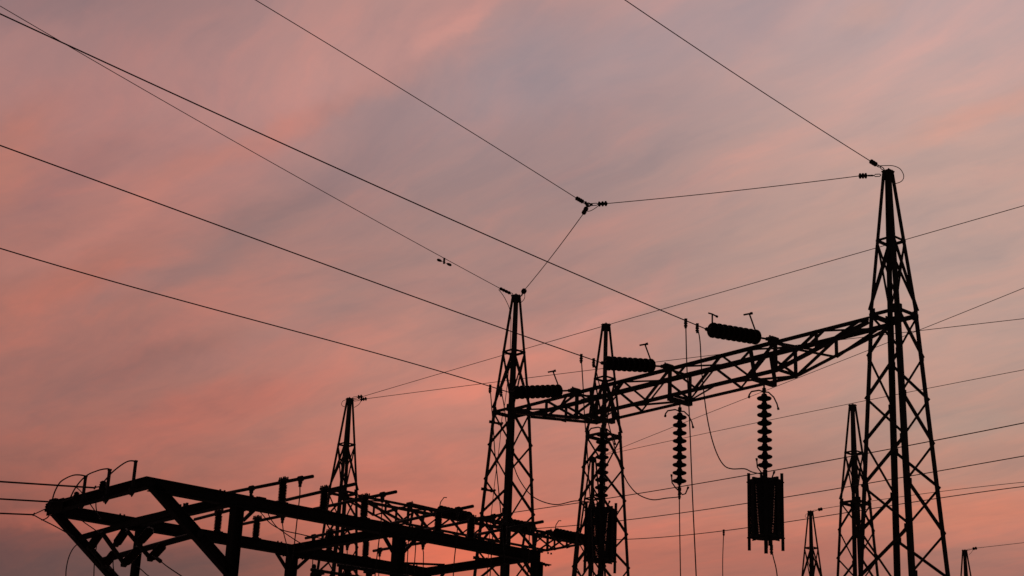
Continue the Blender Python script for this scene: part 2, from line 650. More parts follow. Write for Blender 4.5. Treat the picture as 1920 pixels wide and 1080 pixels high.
def truss(c0, c1, label, side):
    """box truss from tower c0 to tower c1; side = plan direction of its front face"""
    L = float(np.linalg.norm(c1 - c0))
    d = np.append((c1 - c0) / L, 0)
    nn = np.append(side, 0)
    o = np.append(c0, 0)

    def P(s, f, z):
        return o + d * s + nn * (HS * f) + UP * z
    t = thing('lattice_beam', label, 'truss beam', P(L / 2, 0, ZT), 'lattice beams between towers')
    e = .26
    m0 = L / 2
    post = [m0 - 2.2, m0, m0 + 2.2]
    lo0, lo1 = post[0] - .0, post[2] + .0
    for f in (1, -1):
        m = MB()
        m.angle(P(e, f, ZT), P(L - e, f, ZT), -UP, -nn * f, .062, .008)
        m.angle(P(lo0 + .05, f, ZT + .008), P(lo1 + .35, f, ZT + .008), -UP, -nn * f, .068, .006)
        m.build('top_chord', M_GALV, t)
        m = MB()
        m.angle(P(lo0, f, ZB), P(lo1, f, ZB), UP, -nn * f, .052, .007)
        m.angle(P(e, f, ZT - .09), P(lo0, f, ZB), UP, -nn * f, .052, .007)
        m.angle(P(lo1, f, ZB), P(L - e, f, ZT - .09), UP, -nn * f, .052, .007)
        m.build('bottom_chord', M_GALV, t)
        m = MB()
        # posts
        for s in post:
            m.box(P(s, f * .97, ZB), P(s, f * .97, ZT), .055 if f > 0 else .042, .04, hint=nn)
        # end panel struts on the sloping chord
        for s0, s1 in ((e, lo0), (L - e, lo1)):
            za, zb = ZT - .09, ZB
            sm = s0 + (s1 - s0) * .55
            zm = za + (zb - za) * .55
            m.box(P(sm, f * .96, zm), P(sm, f * .96, ZT), .045, .03, hint=nn)
            m.box(P(sm, f * .96, ZT - .03), P(s1, f * .96, ZB + .02), .04, .03, hint=nn)
            m.box(P(s1, f * .94, ZT - .03), P(sm + (s1 - sm) * .05, f * .94, zm + .01), .035, .03, hint=nn)
            m.box(P(s0 + (s1 - s0) * .1, f * .96, ZT - .03), P(sm, f * .96, zm), .035, .03, hint=nn)
        # warren lacing between the posts
        for s0, s1 in ((post[0], post[1]), (post[1], post[2])):
            n_ = 4
            for i in range(n_):
                a = s0 + (s1 - s0) * i / n_
                b = s0 + (s1 - s0) * (i + 1) / n_
                up0 = (i % 2 == 0)
                if f < 0:
                    up0 = not up0
                m.angle(P(a, f, ZT - .03 if up0 else ZB + .03), P(b, f, ZB + .03 if up0 else ZT - .03), UP, -nn * f, .036, .005)
        m.build('side_lacing', M_GALV, t)
    for nm, z, sgn in (('top_lacing', ZT - .03, -1), ('bottom_lacing', ZB + .02, 1)):
        m = MB()
        nseg = 11 if sgn < 0 else 4
        s0, s1 = (e + .1, L - e - .1) if sgn < 0 else (lo0, lo1)
        for i in range(nseg):
            a, b = s0 + (s1 - s0) * i / nseg, s0 + (s1 - s0) * (i + 1) / nseg
            f = 1 if i % 2 else -1
            m.angle(P(a, f * .97, z), P(b, -f * .97, z), d, UP * sgn, .03, .005)
        for s in post:
            m.angle(P(s, .97, z + .012), P(s, -.97, z + .012), d, UP * sgn, .038, .006)
        m.build(nm, M_GALV, t)
    # plates that carry the hanging strings
    hang = []
    for s in (post[0] + .43, post[1], post[2] - .41):
        m = MB()
        m.box(P(s, 1.03, ZB - .03), P(s, -1.03, ZB - .03), .09, .055)
        m.box(P(s, 0, ZB - .13), P(s, 0, ZB - .07), .05, .02)
        if abs(s - post[1]) > .1:
            for f in (1, -1):
                m.box(P(s - .02, f * .98, ZB), P(s + .06, f * .98, ZT - .02), .05, .04, hint=nn)
        m.build('hanger_plate', M_GALV, t)
        hang.append(P(s, 0, ZB - .12))
    att = [P(s, 1.05, ZT - .01) for s in post]
    for q in att:
        m = MB()
        m.box(q - nn * .06, q + nn * .10, .09, .1)
        m.tube([q + nn * .04 + d * .05 + UP * .05, q + nn * .04 + d * .05 + UP * .09], .014, 6)
        m.build('string_anchor', M_GALV, t)
    return t, att, hang


c1, c2 = TW['T1'], TW['T2']
bd = (c2 - c1) / np.linalg.norm(c2 - c1)
beam1, ATT1, HANG1 = truss(c1, c2, 'long lattice truss beam spanning between the tallest tower and the next tower to its left', -np.array([bd[1], -bd[0]]))
c4, c9 = TW['T4'], TW['T9']
dd = (c9 - c4) / np.linalg.norm(c9 - c4)
beam2, ATT2, HANG2 = truss(c4, c9, 'distant lattice truss beam seen behind the post insulators of the steel frame', -np.array([-dd[1], dd[0]]))

# ------------------------------------------------------------------ insulator strings
_disc = {}


def disc_mesh(R):
    k = round(R, 3)
    if k not in _disc:
        m = MB()
        m.lathe((0, 0, 0), (0, 0, -1), [(-.002, .03), (.008, .04), (.034, .05), (.046, R * .62), (.056, R * .9), (.066, R), (.080, R * .99), (.090, R * .90), (.084, R * .82),
                                       (.098, R * .72), (.090, R * .62), (.106, R * .48), (.112, .038), (.132, .03)], 24)
        _disc[k] = m.mesh('insulator_disc', M_PORC)
    return _disc[k]


def insulator_string(label, cat, p0, p1, n, R, group, sp=.146, name='insulator_string'):
    """p0: anchor on the steelwork, p1: far end of the last disc"""
    p0, p1 = V(p0), V(p1)
    t = thing(name, label, cat, p0, group)
    d = (p1 - p0)
    L = d.length
    d.normalize()
    disclen = n * sp
    q0 = p1 - d * disclen * 1.0
    m = MB()
    m.tube([p0, q0 + d * .01], .016, 8)
    m.tube([p0 + d * .01, p0 + d * .08], .03, 8)
    if (q0 - p0).length > .3:
        m.box(p0 + d * .1, q0 - d * .08, .03, .06)
    m.build('top_fitting', M_GALV, t)
    m = MB()
    m.tube([p1 - d * .03, p1 + d * .12], .018, 8)
    m.tube([p1 + d * .05, p1 + d * .1], .03, 8)
    m.build('bottom_fitting', M_GALV, t)
    rq = d.to_track_quat('-Z', 'Y')
    for i in range(n):
        o = bpy.data.objects.new('insulator_disc', disc_mesh(R))
        COL.objects.link(o)
        o.parent = t
        o.rotation_mode = 'QUATERNION'
        o.rotation_quaternion = rq
        o.location = q0 + d * (i * sp) - p0
    return t, p1 + d * .1


def rod(parent, pts, r=.011, name='arcing_horn', tip=True):
    m = MB()
    m.tube(pts, r, 6)
    if tip:
        e = V(pts[-1])
        dz = (V(pts[-1]) - V(pts[-2])).normalized()
        m.tube([e - dz * .02, e + dz * .015], r * 1.5, 8)
    return m.build(name, M_GALV, parent)


# strings under tension, reaching towards the camera from the long beam
G1 = 'tension insulator strings on the long beam'
nA = -np.array([bd[1], -bd[0]])
T_END = [[(1425, 640), (1333, 618.5)], [(1227, 690), (1137, 681)], [(1052, 736), (965, 736)]]
T_LAB = ['dark horizontal disc insulator string near the tallest tower, with two T-shaped arcing rods above it',
         'dark horizontal disc insulator string at the middle of the long beam',
         'dark horizontal disc insulator string crossing behind the front leg of the left beam tower']
TEND = []
for i in range(3):
    a = ATT1[i]
    p0 = a + np.append(nA, 0) * .1
    p1 = vpl(*T_END[i][1], a[:2], -A2)
    t, e = insulator_string(T_LAB[i], 'insulator', p0, p1, 9, .115, G1, .119)
    TEND.append(e)
    d = np.array((V(p1) - V(p0)).normalized())
    b0 = np.array(p1) - d * 9 * .119
    # T rod over the beam end
    r0 = b0 + d * .08 + UP * .12
    r1 = r0 - d * -.12 + UP * .22
    rod(t, [r0 - UP * .12, r0, r1], .012, tip=False)
    rod(t, [r1 + np.array([-.09, 0, -.01]), r1 + UP * .012, r1 + np.array([.03, 0, .02])], .014)
    if i == 0:
        r0 = np.array(p1) - d * .03
        r1 = r0 + UP * .24
        rod(t, [r0, r1], .012, tip=False)
        rod(t, [r1 + np.array([-.06, 0, .02]), r1 + UP * .005, r1 + np.array([.07, 0, -.03])], .012)
    else:
        r0 = np.array(p1) - d * .03
        rod(t, [r0, r0 + UP * .1], .012)

# strings on the distant beam
G2 = 'tension insulator strings on the distant beam'
nB = -np.array([-dd[1], dd[0]])
D_END = [(881, 970), (1000, 990), (1098, 1011)]
D_LAB = ['drooping disc insulator string at the left of the distant beam, hooked rod on top',
         'drooping disc insulator string at the middle of the distant beam, behind a tower',
         'drooping disc insulator string at the right end of the distant beam, beside the cage coil']
DEND = []
for i in range(3):
    a = ATT2[i]
    p0 = a + np.append(nB, 0) * .1
    p1 = vpl(*D_END[i], a[:2], -B2)
    t, e = insulator_string(D_LAB[i], 'insulator', p0, p1, 9, .125, G2, .128)
    DEND.append(e)
    d = np.array((V(p1) - V(p0)).normalized())
    b0 = np.array(p1) - d * 9 * .128
    rod(t, [b0 + UP * .05, b0 + UP * .2 + A3 * .03, b0 + UP * .32 + A3 * .12, b0 + UP * .33 + A3 * .2], .011, tip=False)

# hanging strings
G3 = 'hanging insulator strings under the long beam'
S_LAB = ['white-gapped vertical string of nine discs above the larger hanging cage coil',
         'vertical string of nine discs at the middle of the long beam, over a down wire',
         'vertical string of discs hanging in front of a lattice tower above the left cage coil']
S_LAB[0] = 'vertical string of nine dark discs hanging from the long beam above the right cage coil'
SEND = []
for i in range(3):
    p0 = HANG1[i]
    p1 = p0 - UP * (.10 + 9 * .13)
    t, e = insulator_string(S_LAB[i], 'insulator', p0, p1, 9, .113, G3, .13)
    SEND.append(np.array(p1))
    q = p0 - UP * .07
    sx = np.array([1, 0, 0]) * .8 + A3 * .2
    sx = sx / np.linalg.norm(sx)
    rod(t, [q, q + sx * -.08 + UP * .02, q - sx * .2 - UP * .01, q - sx * .235 - UP * .06, q - sx * .24 - UP * .10], .012)
    rod(t, [q, q + sx * .07, q + sx * .15 - UP * .07, q + sx * .2 - UP * .17, q + sx * .22 - UP * .25], .012)
    q = np.array(p1) - UP * .02
    rod(t, [q - UP * .09, q - sx * .06 - UP * .04, q - sx * .12 + UP * .04, q - sx * .13 + UP * .16], .011)
    rod(t, [q - UP * .09, q + sx * .05 - UP * .14, q + sx * .1 - UP * .12, q + sx * .14 - UP * .02], .011)


# ------------------------------------------------------------------ wave trap coils
def line_trap(top, label, rot):
    """caged coil hanging from its lifting eye at top"""
    t = thing('line_trap', label, 'line trap', top, 'caged coils hanging under strings')
    zt = top[2] - .16
    zb = zt - .84
    c = np.array([top[0], top[1], 0])
    m = MB()
    nr = 34
    for i in range(nr):
        z = zt - .03 - (zt - zb - .06) * i / (nr - 1)
        m.ring(c + UP * z, UP, .217, .0109, 28, 6)
    m.build('coil_winding', M_COIL, t)
    for k in range(8):
        a = rot + k * math.pi / 4
        e = np.array([math.cos(a), math.sin(a), 0])
        m = MB()
        if k % 2 == 0:
            m.box(c + e * .246 + UP * (zb - .20), c + e * .246 + UP * (zt + .12), .055, .046, hint=e)
        else:
            m.box(c + e * .242 + UP * (zb - .02), c + e * .242 + UP * (zt + .02), .035, .03, hint=e)
        m.build('slat', M_ROD, t)
    for nm, z in (('top_spider', zt), ('bottom_spider', zb)):
        m = MB()
        for k in range(4):
            a = rot + k * math.pi / 4
            e = np.array([math.cos(a), math.sin(a), 0])
            zk = z + (.004 * k)
            m.box(c - e * .262 + UP * zk, c + e * .262 + UP * zk, .035, .05)
        for k in range(8):
            a = rot + k * math.pi / 4
            e = np.array([math.cos(a), math.sin(a), 0])
            m.tube([c + e * .26 + UP * (z - .015), c + e * .28 + UP * (z - .015)], .011, 6)
        m.ring(c + UP * z, UP, .232, .014, 28, 6)
        m.build(nm, M_GALV, t)
    m = MB()
    m.tube([c + UP * (zt - .02), c + UP * (zt + .17)], .035, 10)
    m.build('lifting_post', M_GALV, t)
    m = MB()
    m.tube([c + UP * (zb - .12), c + UP * (zb + .6)], .03, 12)
    m.tube([c + np.array([.05, -.03, 0]) + UP * (zb - .13), c + np.array([.05, -.03, 0]) + UP * (zb + .02)], .022, 8)
    m.build('tuning_unit', M_ROD, t)
    m = MB()
    for dx, h in ((-.14, .02), (-.07, .09), (-.045, .06)):
        m.box(c + np.array([dx, -.05, 0]) + UP * (zt + .01), c + np.array([dx, -.05, 0]) + UP * (zt + .02 + h), .045, .03)
    m.build('top_terminal', M_GALV, t)
    m = MB()
    for dx, h in ((.15, .03), (.07, .14)):
        m.box(c + np.array([dx, -.05, 0]) + UP * (zb - .01), c + np.array([dx, -.05, 0]) + UP * (zb - .02 - h), .045, .03)
    m.build('bottom_terminal', M_GALV, t)
    return t, c + UP * zt, c + UP * zb


trapA, TA0, TA1 = line_trap(SEND[0] - UP * .03, 'right caged line trap coil with upright slats, clear against the sky', -.16)
trapB, TB0, TB1 = line_trap(SEND[2] - UP * .03, 'left caged line trap coil hanging in front of a lattice tower', -.06)

# ------------------------------------------------------------------ wires
RC, RG, RD = .0088, .0066, .0085


def wire_thing(name, label, cat, pts, r, group=None, clamps=()):
    t = thing(name, label, cat, pts[0], group)
    m = MB()
    m.tube(pts, r, 6)
    m.build('strand', M_WIRE, t)
    for p, dz in clamps:
        m = MB()
        p = np.array(p)
        m.box(p + UP * .025, p - UP * .03, .055, .04)
        for k in range(2):
            m.tube([p - UP * (.035 + k * .035), p - UP * (.052 + k * .035)], .027, 8)
        m.tube([p, p - UP * .115], .018, 8)
        m.build('clamp', M_GALV, t)
    return t


def plane_wire(anchor, d2, px, ext=1.0, deg=2):
    """wire in the vertical plane through the anchor; smooth sag through sighted points"""
    a = np.array(anchor, float)
    S_, Z_ = [], []
    for u, v in px:
        p = vpl(u, v, a[:2], d2)
        S_.append((p[:2] - a[:2]) @ np.array(d2))
        Z_.append(p[2] - a[2])
    S_, Z_ = np.array(S_), np.array(Z_)
    M = np.stack([S_ ** (k + 1) for k in range(deg)], 1)
    co = np.linalg.lstsq(M, Z_, rcond=None)[0]
    L = S_.max() * ext
    out = []
    for s in np.linspace(0, L, 41):
        out.append(np.append(a[:2] + np.array(d2) * s, a[2] + sum(co[k] * s ** (k + 1) for k in range(deg))))
    return out


GW = 'phase conductors coming in from the upper left'
W_PX = [[(1285, 603), (960, 461), (530, 270), (480, 246), (240, 137), (110, 77), (0, 25.5)],
        [(1090, 665), (955, 620), (730, 540), (480, 450), (240, 358), (0, 273.5)],
        [(920, 722), (830, 698), (480, 602.5), (260, 540), (0, 466)]]
W_LAB = ['thick conductor wire running from the upper left corner to the string nearest the tallest tower',
         'thick conductor wire from the left edge to the middle insulator string of the long beam',
         'thick conductor wire from the left edge to the leftmost insulator string of the long beam']
WP = []
for i in range(3):
    pts = plane_wire(TEND[i], -A2, W_PX[i], 1.25, 3)
    WP.append(pts)
    wire_thing('conductor_wire', W_LAB[i], 'wire', pts, RC, GW)

GF = 'phase conductors leaving the distant beam to the right'
F_PX = [[(958, 961), (1280, 912), (1582, 858), (1920, 793)], [(1174, 975), (1480, 931), (1920, 855)], [(1156, 1012), (1230, 1008), (1480, 978), (1920, 912)]]
F_LAB = ['thin conductor wire from the distant beam passing behind the hanging discs, highest of its three',
         'thin conductor wire from the distant beam crossing behind the right cage coil, upper of two',
         'thin conductor wire from the distant beam crossing behind the right cage coil, lower of two']
FP = []
for i in range(3):
    pts = plane_wire(DEND[i], -B2, F_PX[i], 1.3, 3)
    FP.append(pts)
    wire_thing('conductor_wire', F_LAB[i], 'wire', pts, .0088, GF)


def spool(label, p0, p1, group, n=3, r=.042, link=.5):
    """small strain insulator: chain link from p0, ribbed spool ending at p1"""
    p0, p1 = V(p0), V(p1)
    d = (p1 - p0)
    L = d.length
    d.normalize()
    t = thing('strain_insulator', label, 'insulator', p0, group)
    m = MB()
    L0 = L * link
    nl = max(1, int(L0 / .09))
    for k in range(nl):
        a, b = p0 + d * (L0 * k / nl), p0 + d * (L0 * (k + 1) / nl)
        s = d.cross(Vector((0, 0, 1))).normalized() if k % 2 else d.cross(d.cross(Vector((0, 0, 1)))).normalized()
        m.tube([a, a + d * .02 + s * .018, b - d * .02 + s * .018, b, b - d * .02 - s * .018, a + d * .02 - s * .018, a], .007, 6)
    m.build('shackle', M_GALV, t)
    m = MB()
    pr = [(0, .015)]
    Ls = L - L0
    for k in range(n):
        x0 = Ls * k / n
        pr += [(x0 + Ls / n * .12, .022), (x0 + Ls / n * .3, r), (x0 + Ls / n * .65, r), (x0 + Ls / n * .85, .024)]
    pr += [(Ls, .012)]
    m.lathe(p0 + d * L0, p1, pr, 14)
    m.build('spool', M_PORC, t)
    return t


def top(k, dx=0.0, dy=0.0):
    return np.append(TW[k], HT - .03) + A3 * dx + B3 * dy


GS = 'small strain insulators of the shield wires'
# junction of three shield wires in mid air
YP = hpl(1103, 384, HT)
jt = thing('wire_junction', 'small ring joint hanging in mid air where three shield wires meet', 'joint', YP)
m = MB()
m.ring(YP, (0, -1, .3), .035, .012, 14, 6)
m.tube([YP + np.array([-.05, 0, .05]), YP + np.array([-.02, 0, .0])], .02, 6)
m.tube([YP + np.array([.03, 0, .0]), YP + np.array([.07, 0, .01])], .016, 6)
m.build('ring', M_GALV, jt)
yA = vpl(1080, 371, YP[:2], -A2)
yB = hpl(1139, 381.5, HT)
yC = hpl(1093.5, 401, HT - .02)
spool('ribbed spool insulator on the upper left arm of the mid-air joint', YP, yA, GS, 4, .034, .42)
spool('ribbed spool insulator on the right arm of the mid-air joint', YP, yB, GS, 3, .042, .5)
spool('ribbed spool insulator on the lower arm of the mid-air joint', YP, yC, GS, 2, .038, .3)
m = MB()
m.tube(spline([yC + (YP - yC) * .3, (yC + YP) / 2 + np.array([.08, 0, -.02]), (YP + yB) / 2 - UP * .035, yB + (YP - yB) * .5], 6), .006, 5)
m.build('jumper', M_WIRE, jt)
# spool ends at the towers
t1a = vpl(1632, 302, TW['T1'], -A2)
t1b = top('T1') + (yB - top('T1')) * (.62 / np.linalg.norm(yB - top('T1')))
t1b = hpl(1610, 330, HT - .03)
t2a = vpl(937, 540.5, TW['T2'], -A2)
t2b = hpl(984, 543, HT + .0)
t4a = hpl(680, 743.5, HT)
t4b = hpl(688, 747.5, HT - .03)
c_ = np.append
spool('ribbed spool insulator above left of the tallest tower, on the wire from the top edge', top('T1', -.09), t1a, GS, 3, .036, .58)
spool('ribbed spool insulator with chain links left of the tallest tower cap', top('T1', -.05, .09) - UP * .05, t1b, GS, 3, .042, .62)
spool('slim spool insulator left of the cap of the left beam tower', top('T2', -.08), t2a, GS, 4, .03, .2)
spool('round spool insulator at the cap of the left beam tower, toward the mid-air joint', top('T2', .06, -.08), t2b, GS, 1, .05, .5)
spool('upper spool insulator right of the cap of the tower behind the bus frame', top('T4', .0, -.1), t4a, GS, 2, .05, .5)
spool('lower spool insulator right of the cap of the tower behind the bus frame', top('T4', .05, -.08) - UP * .05, t4b, GS, 3, .045, .5)
t7a, t8a = vpl(1542, 954, TW['T7'], -B2), vpl(1832, 1027.5, TW['T8'], -B2)
spool('tiny spool insulator right of the cap of the small distant tower', top('T7', 0, -.1), t7a, GS, 2, .05, .55)
spool('tiny spool insulator right of the cap of the smallest tower at the far right', top('T8', 0, -.1), t8a, GS, 2, .05, .55)

GG = 'thin shield wires over the yard'


def shield(label, pts, r=RG):
    return wire_thing('shield_wire', label, 'wire', pts, r, GG)


def straight(p, q, sag=.05, n=24):
    p, q = np.array(p, float), np.array(q, float)
    return [p + (q - p) * t - UP * sag * 4 * t * (1 - t) for t in np.linspace(0, 1, n)]


shield('thin shield wire from the top edge to the cap of the tallest tower', plane_wire(t1a, -A2, [(1581, 270), (1440, 179), (1172, 0)], 1.6))
shield('thin shield wire from the top edge down to the mid-air joint', plane_wire(yA, -A2, [(916, 270), (750, 163), (480, 1)], 1.6))
shield('thin shield wire from the upper left corner to the left beam tower, carrying a damper',
       plane_wire(t2a, -A2, [(925, 534), (835, 485), (480, 288), (447, 270), (110, 75), (0, 11.5)], 1.25))
shield('thin nearly level shield wire between the mid-air joint and the tallest tower', straight(yB, t1b, .02))
shield('thin steep shield wire between the mid-air joint and the left beam tower', straight(yC, t2b, .03))
shield('thin shield wire from behind the bus frame, over the middle tower, to the right edge',
       plane_wire(t4a, -B2, [(850, 694), (1000, 649), (1136, 611), (1260, 573), (1440, 523), (1640, 467), (1920, 385)], 1.25, 3))
P_ = hpl(1920, 598, HT)
dv = (P_ - t4b)[:2]
dv = dv / np.linalg.norm(dv)
shield('thin nearly level shield wire leaving the tower behind the bus frame below its steeper neighbour',
       plane_wire(t4b, dv, [(918, 721), (1130, 690), (1340, 664), (1920, 598)], 1.3, 2))
shield('thin shield wire from the hidden tower over the narrow tower to the right edge',
       plane_wire(top('T9', 0, -.1), -B2, [(1220, 832), (1360, 803), (1597, 760), (1720, 732), (1920, 692)], 1.3, 2))
P_ = hpl(1920, 540, HT)
dv = (P_ - top('T9'))[:2]
dv = dv / np.linalg.norm(dv)
shield('thin steep shield wire rising from the hidden tower past the tallest tower',
       plane_wire(top('T9', .08, -.08), dv, [(1290, 791), (1480, 711), (1640, 658), (1730, 613), (1920, 540)], 1.3, 3))
shield('faint thin shield wire from the small distant tower to the right edge', plane_wire(t7a, -B2, [(1650, 937), (1920, 904)], 1.4, 2), .008)
shield('faint short shield wire from the smallest tower tip to the right edge', plane_wire(t8a, -B2, [(1880, 1022), (1920, 1017.5)], 2.5, 1), .008)

# loops of slack wire at the tower caps
GJ = 'slack loops at tower caps'


def px_curve(c, d2, px, n=8):
    return spline([vpl(u, v, c, d2) for u, v in px], n)


for lab, k, px in (('round slack loop beside the cap of the tallest tower', 'T1', [(1645, 311), (1660, 310.5), (1675, 311), (1688, 317), (1694.5, 330), (1690, 340), (1677, 345)]),
                   ('small slack loop right of the cap of the left beam tower', 'T2', [(983, 548), (984, 556), (982, 562), (977, 567)]),
                   ('slack loop left of the cap of the tower behind the bus frame', 'T4', [(650, 749), (643, 752), (640.5, 757), (642, 761), (648, 763)]),
                   ('slack loop right of the cap of the tower behind the bus frame', 'T4', [(677, 750), (674, 757), (669, 761), (664, 764)]),
                   ('tiny slack loop left of the cap of the small distant tower', 'T7', [(1516, 962), (1511, 965), (1510, 969), (1514, 971)]),
                   ('tiny slack loop right of the cap of the smallest tower', 'T8', [(1824, 1030), (1822, 1035), (1817, 1040)])):
    c = TW[k] - np.array([0, .12])
    m = MB()
    pts = px_curve(c, (1, 0), px)
    m.tube(pts, .0062, 5)
    tag(m.build('slack_wire', M_WIRE, None, pts[0]), lab, 'wire', GJ)

# vibration damper under the shield wire to the left beam tower
dp = vpl(833, 486, t2a[:2], -A2)
dt = thing('vibration_damper', 'small dumbbell damper clamped under the thin wire left of the beam tower', 'damper', dp)
m = MB()
m.box(dp + UP * .02, dp - UP * .085, .042, .035)
m.build('clamp', M_GALV, dt)
e0, e1 = vpl(820, 486.5, t2a[:2], -A2), vpl(846, 497.5, t2a[:2], -A2)
m = MB()
m.tube([e0, e1], .005, 5)
m.build('messenger', M_WIRE, dt)
for a, b in ((e0, e1), (e1, e0)):
    d = (b - a) / np.linalg.norm(b - a)
    m = MB()
    m.lathe(a, a + d * .1, [(0, .014), (.015, .024), (.05, .026), (.09, .018), (.1, .01)], 10)
    m.build('weight', M_GALV, dt)

# droppers from the phase conductors
GD = 'down wires from the conductors'


def near_wire(pts, u):
    """point of a wire seen at column u"""
    best = None
    for i in range(len(pts) - 1):
        for t in np.linspace(0, 1, 8):
            p = pts[i] + (pts[i + 1] - pts[i]) * t
            q = p - np.array([0, 0, CZ])
            if q @ _F <= 0:
                continue
            x = 960 + FPX * (q @ _R) / (q @ _F)
            if best is None or abs(x - u) < best[0]:
                best = (abs(x - u), p)
    return best[1]


def dropper(label, start, px, r=RD, clamp_end=False, group=GD, end=None, d2=(1, 0), clamp=True):
    c = start[:2]
    pts = [start - UP * .02] + [vpl(u, v, c, d2) for u, v in px]
    if end is not None:
        pts.append(np.array(end))
    cl = [(start, 1)] if clamp else []
    if clamp_end:
        cl.append((pts[-1] + UP * .1, 1))
    return wire_thing('down_wire', label, 'wire', spline(pts, 8), r, group, cl)


dropper('long straight down wire from the conductor end beside the upper right string', near_wire(WP[0], 1286), [(1288, 690), (1293, 790), (1298, 920), (1305, 1072), (1308, 1150)])
m_ = near_wire(WP[0], 1309)
dropper('curved down wire sweeping from the conductor to the top of the right cage coil', m_,
        [(1312.5, 640), (1316, 700), (1324, 770), (1333, 816), (1344, 850), (1357, 872), (1372, 879), (1396, 879), (1410, 885)], end=TA0 + np.array([-.07, -.05, .1]))
dropper('down wire from the middle conductor passing in front of the middle tower left leg', near_wire(WP[1], 1091), [(1093, 720), (1096, 780), (1100, 830), (1104, 897), (1108, 960), (1113, 1090)])
dropper('curved down wire sagging from the middle conductor to the foot of the plain disc string', near_wire(WP[1], 1115),
        [(1119, 700), (1130, 750), (1145, 810), (1158, 860), (1171, 894), (1184, 915), (1200, 929), (1224, 937), (1250, 934)], end=SEND[1] - UP * .2)
dropper('down wire from the left conductor beside the left beam tower', near_wire(WP[2], 920), [(922, 765), (925.5, 810), (928, 850), (935, 920), (940, 975), (948, 1090)])
dropper('curved down wire sagging from the left conductor to the top of the left cage coil', near_wire(WP[2], 941),
        [(945, 760), (952, 815), (963, 872), (978, 906), (1002, 933), (1041, 946), (1082, 939)], end=TB0 + np.array([-.07, -.05, .08]))
s = SEND[1]
dropper('straight down wire below the plain disc string', s - UP * .12, [(1274, 960), (1276, 1080), (1278, 1160)])
dropper('short down wire curving out from under the right cage coil', TA1 + np.array([.07, -.05, -.15]), [(1450, 1045), (1455, 1065), (1458, 1090), (1461, 1150)])
dropper('short down wire hanging from the lowest distant conductor', near_wire(FP[2], 1358), [(1356, 1020), (1355, 1060), (1356, 1130)], .0095)
# down lead of the left beam tower
c = TW['T2'] - np.array([0, .42])
m = MB()
pts = px_curve(c, (1, 0), [(935, 543), (942, 552), (949, 564), (956, 582), (958, 610), (955, 680), (947, 753), (941, 785), (937, 830), (931, 877), (925, 927), (919, 990), (913, 1085), (907, 1170)])
m.tube(pts, .0065, 5)
tag(m.build('down_lead', M_WIRE, None, pts[0]), 'thin ground lead running down inside the left beam tower from its cap', 'wire')

# ------------------------------------------------------------------ steel bus frame in the left foreground
HF = 4.3 + CZ
P1 = hpl(285, 909, HF)
NEARC = P1[:2]
WD = 2.90
FARC = NEARC + B2 * WD


def onnear(u, v):
    return vpl(u, v, NEARC, A2)


def onfar(u, v):
    return vpl(u, v, FARC, A2)


def sn(u, v=None, far=False):
    """distance along the beam for an image column, at beam height"""
    lo, hi = -1.0, 12.0
    C = FARC if far else NEARC
    for _ in range(40):
        mid = (lo + hi) / 2
        p = np.append(C + A2 * mid, HF) - np.array([0, 0, CZ])
        x = 960 + FPX * (p @ _R) / (p @ _F)
        if x < u:
            lo = mid
        else:
            hi = mid
    return lo


def BP(s, far=0.0, dz=0.0):
    return np.append(NEARC + A2 * s + B2 * (WD * far), HF + dz)


fr = thing('steel_frame', 'heavy dark steel bus support frame on columns in the left foreground', 'steel frame', BP(3, .5, -HF))
HB, HB2 = .175, .172
sC = [sn(446), sn(749), sn(1007)]
sEnd = sC[2] + .07
m = MB()
m.ibeam(BP(-.03), BP(sEnd), .14, HB)
m.box(BP(sn(480), 0, HB / 2 + .01), BP(sn(494), 0, HB / 2 + .01), .12, .02)
m.build('long_beam', M_PAINT, fr)
m = MB()
m.ibeam(BP(-.04, 1), BP(sEnd + .04, 1), .13, HB2)
m.build('long_beam', M_PAINT, fr)
for i, s in enumerate([0] + sC):
    m = MB()
    zc = .045 if i == 0 else .022
    m.ibeam(BP(s, .07 / WD, zc), BP(s, 1 - .065 / WD, zc), .12, .15 if i == 0 else .135)
    if i == 0:
        m.box(BP(s - .075, 1.035, .02), BP(s - .075, .86, .02), .012, .21)
        m.box(BP(s - .09, 1.0, .115), BP(s - .09, .93, .115), .05, .05)
    m.build('cross_beam', M_PAINT, fr)
for s in sC:
    for far in (0, 1):
        m = MB()
        hb = HB if not far else HB2
        cw = .105 if far and s == sC[0] else .15
        ds = .06 if far and s == sC[0] else 0
        m.ibeam(BP(s + ds, far, -HF), BP(s + ds, far, -hb / 2), cw, cw, .012, hint=A3)
        m.box(BP(s, far, -hb / 2 - .012), BP(s, far, -hb / 2), .19, .19, hint=A3)
        m.box(BP(s, far, -HF), BP(s, far, -HF + .03), .3, .3, hint=A3)
        m.build('column', M_PAINT, fr)
# corner tie at the far right corner
m = MB()
m.box(BP(sC[2] - .58, 1, HB2 / 2 + .015), BP(sC[2], 1 - .5 / WD, HB2 / 2 + .015), .06, .03)
m.build('corner_tie', M_PAINT, fr)
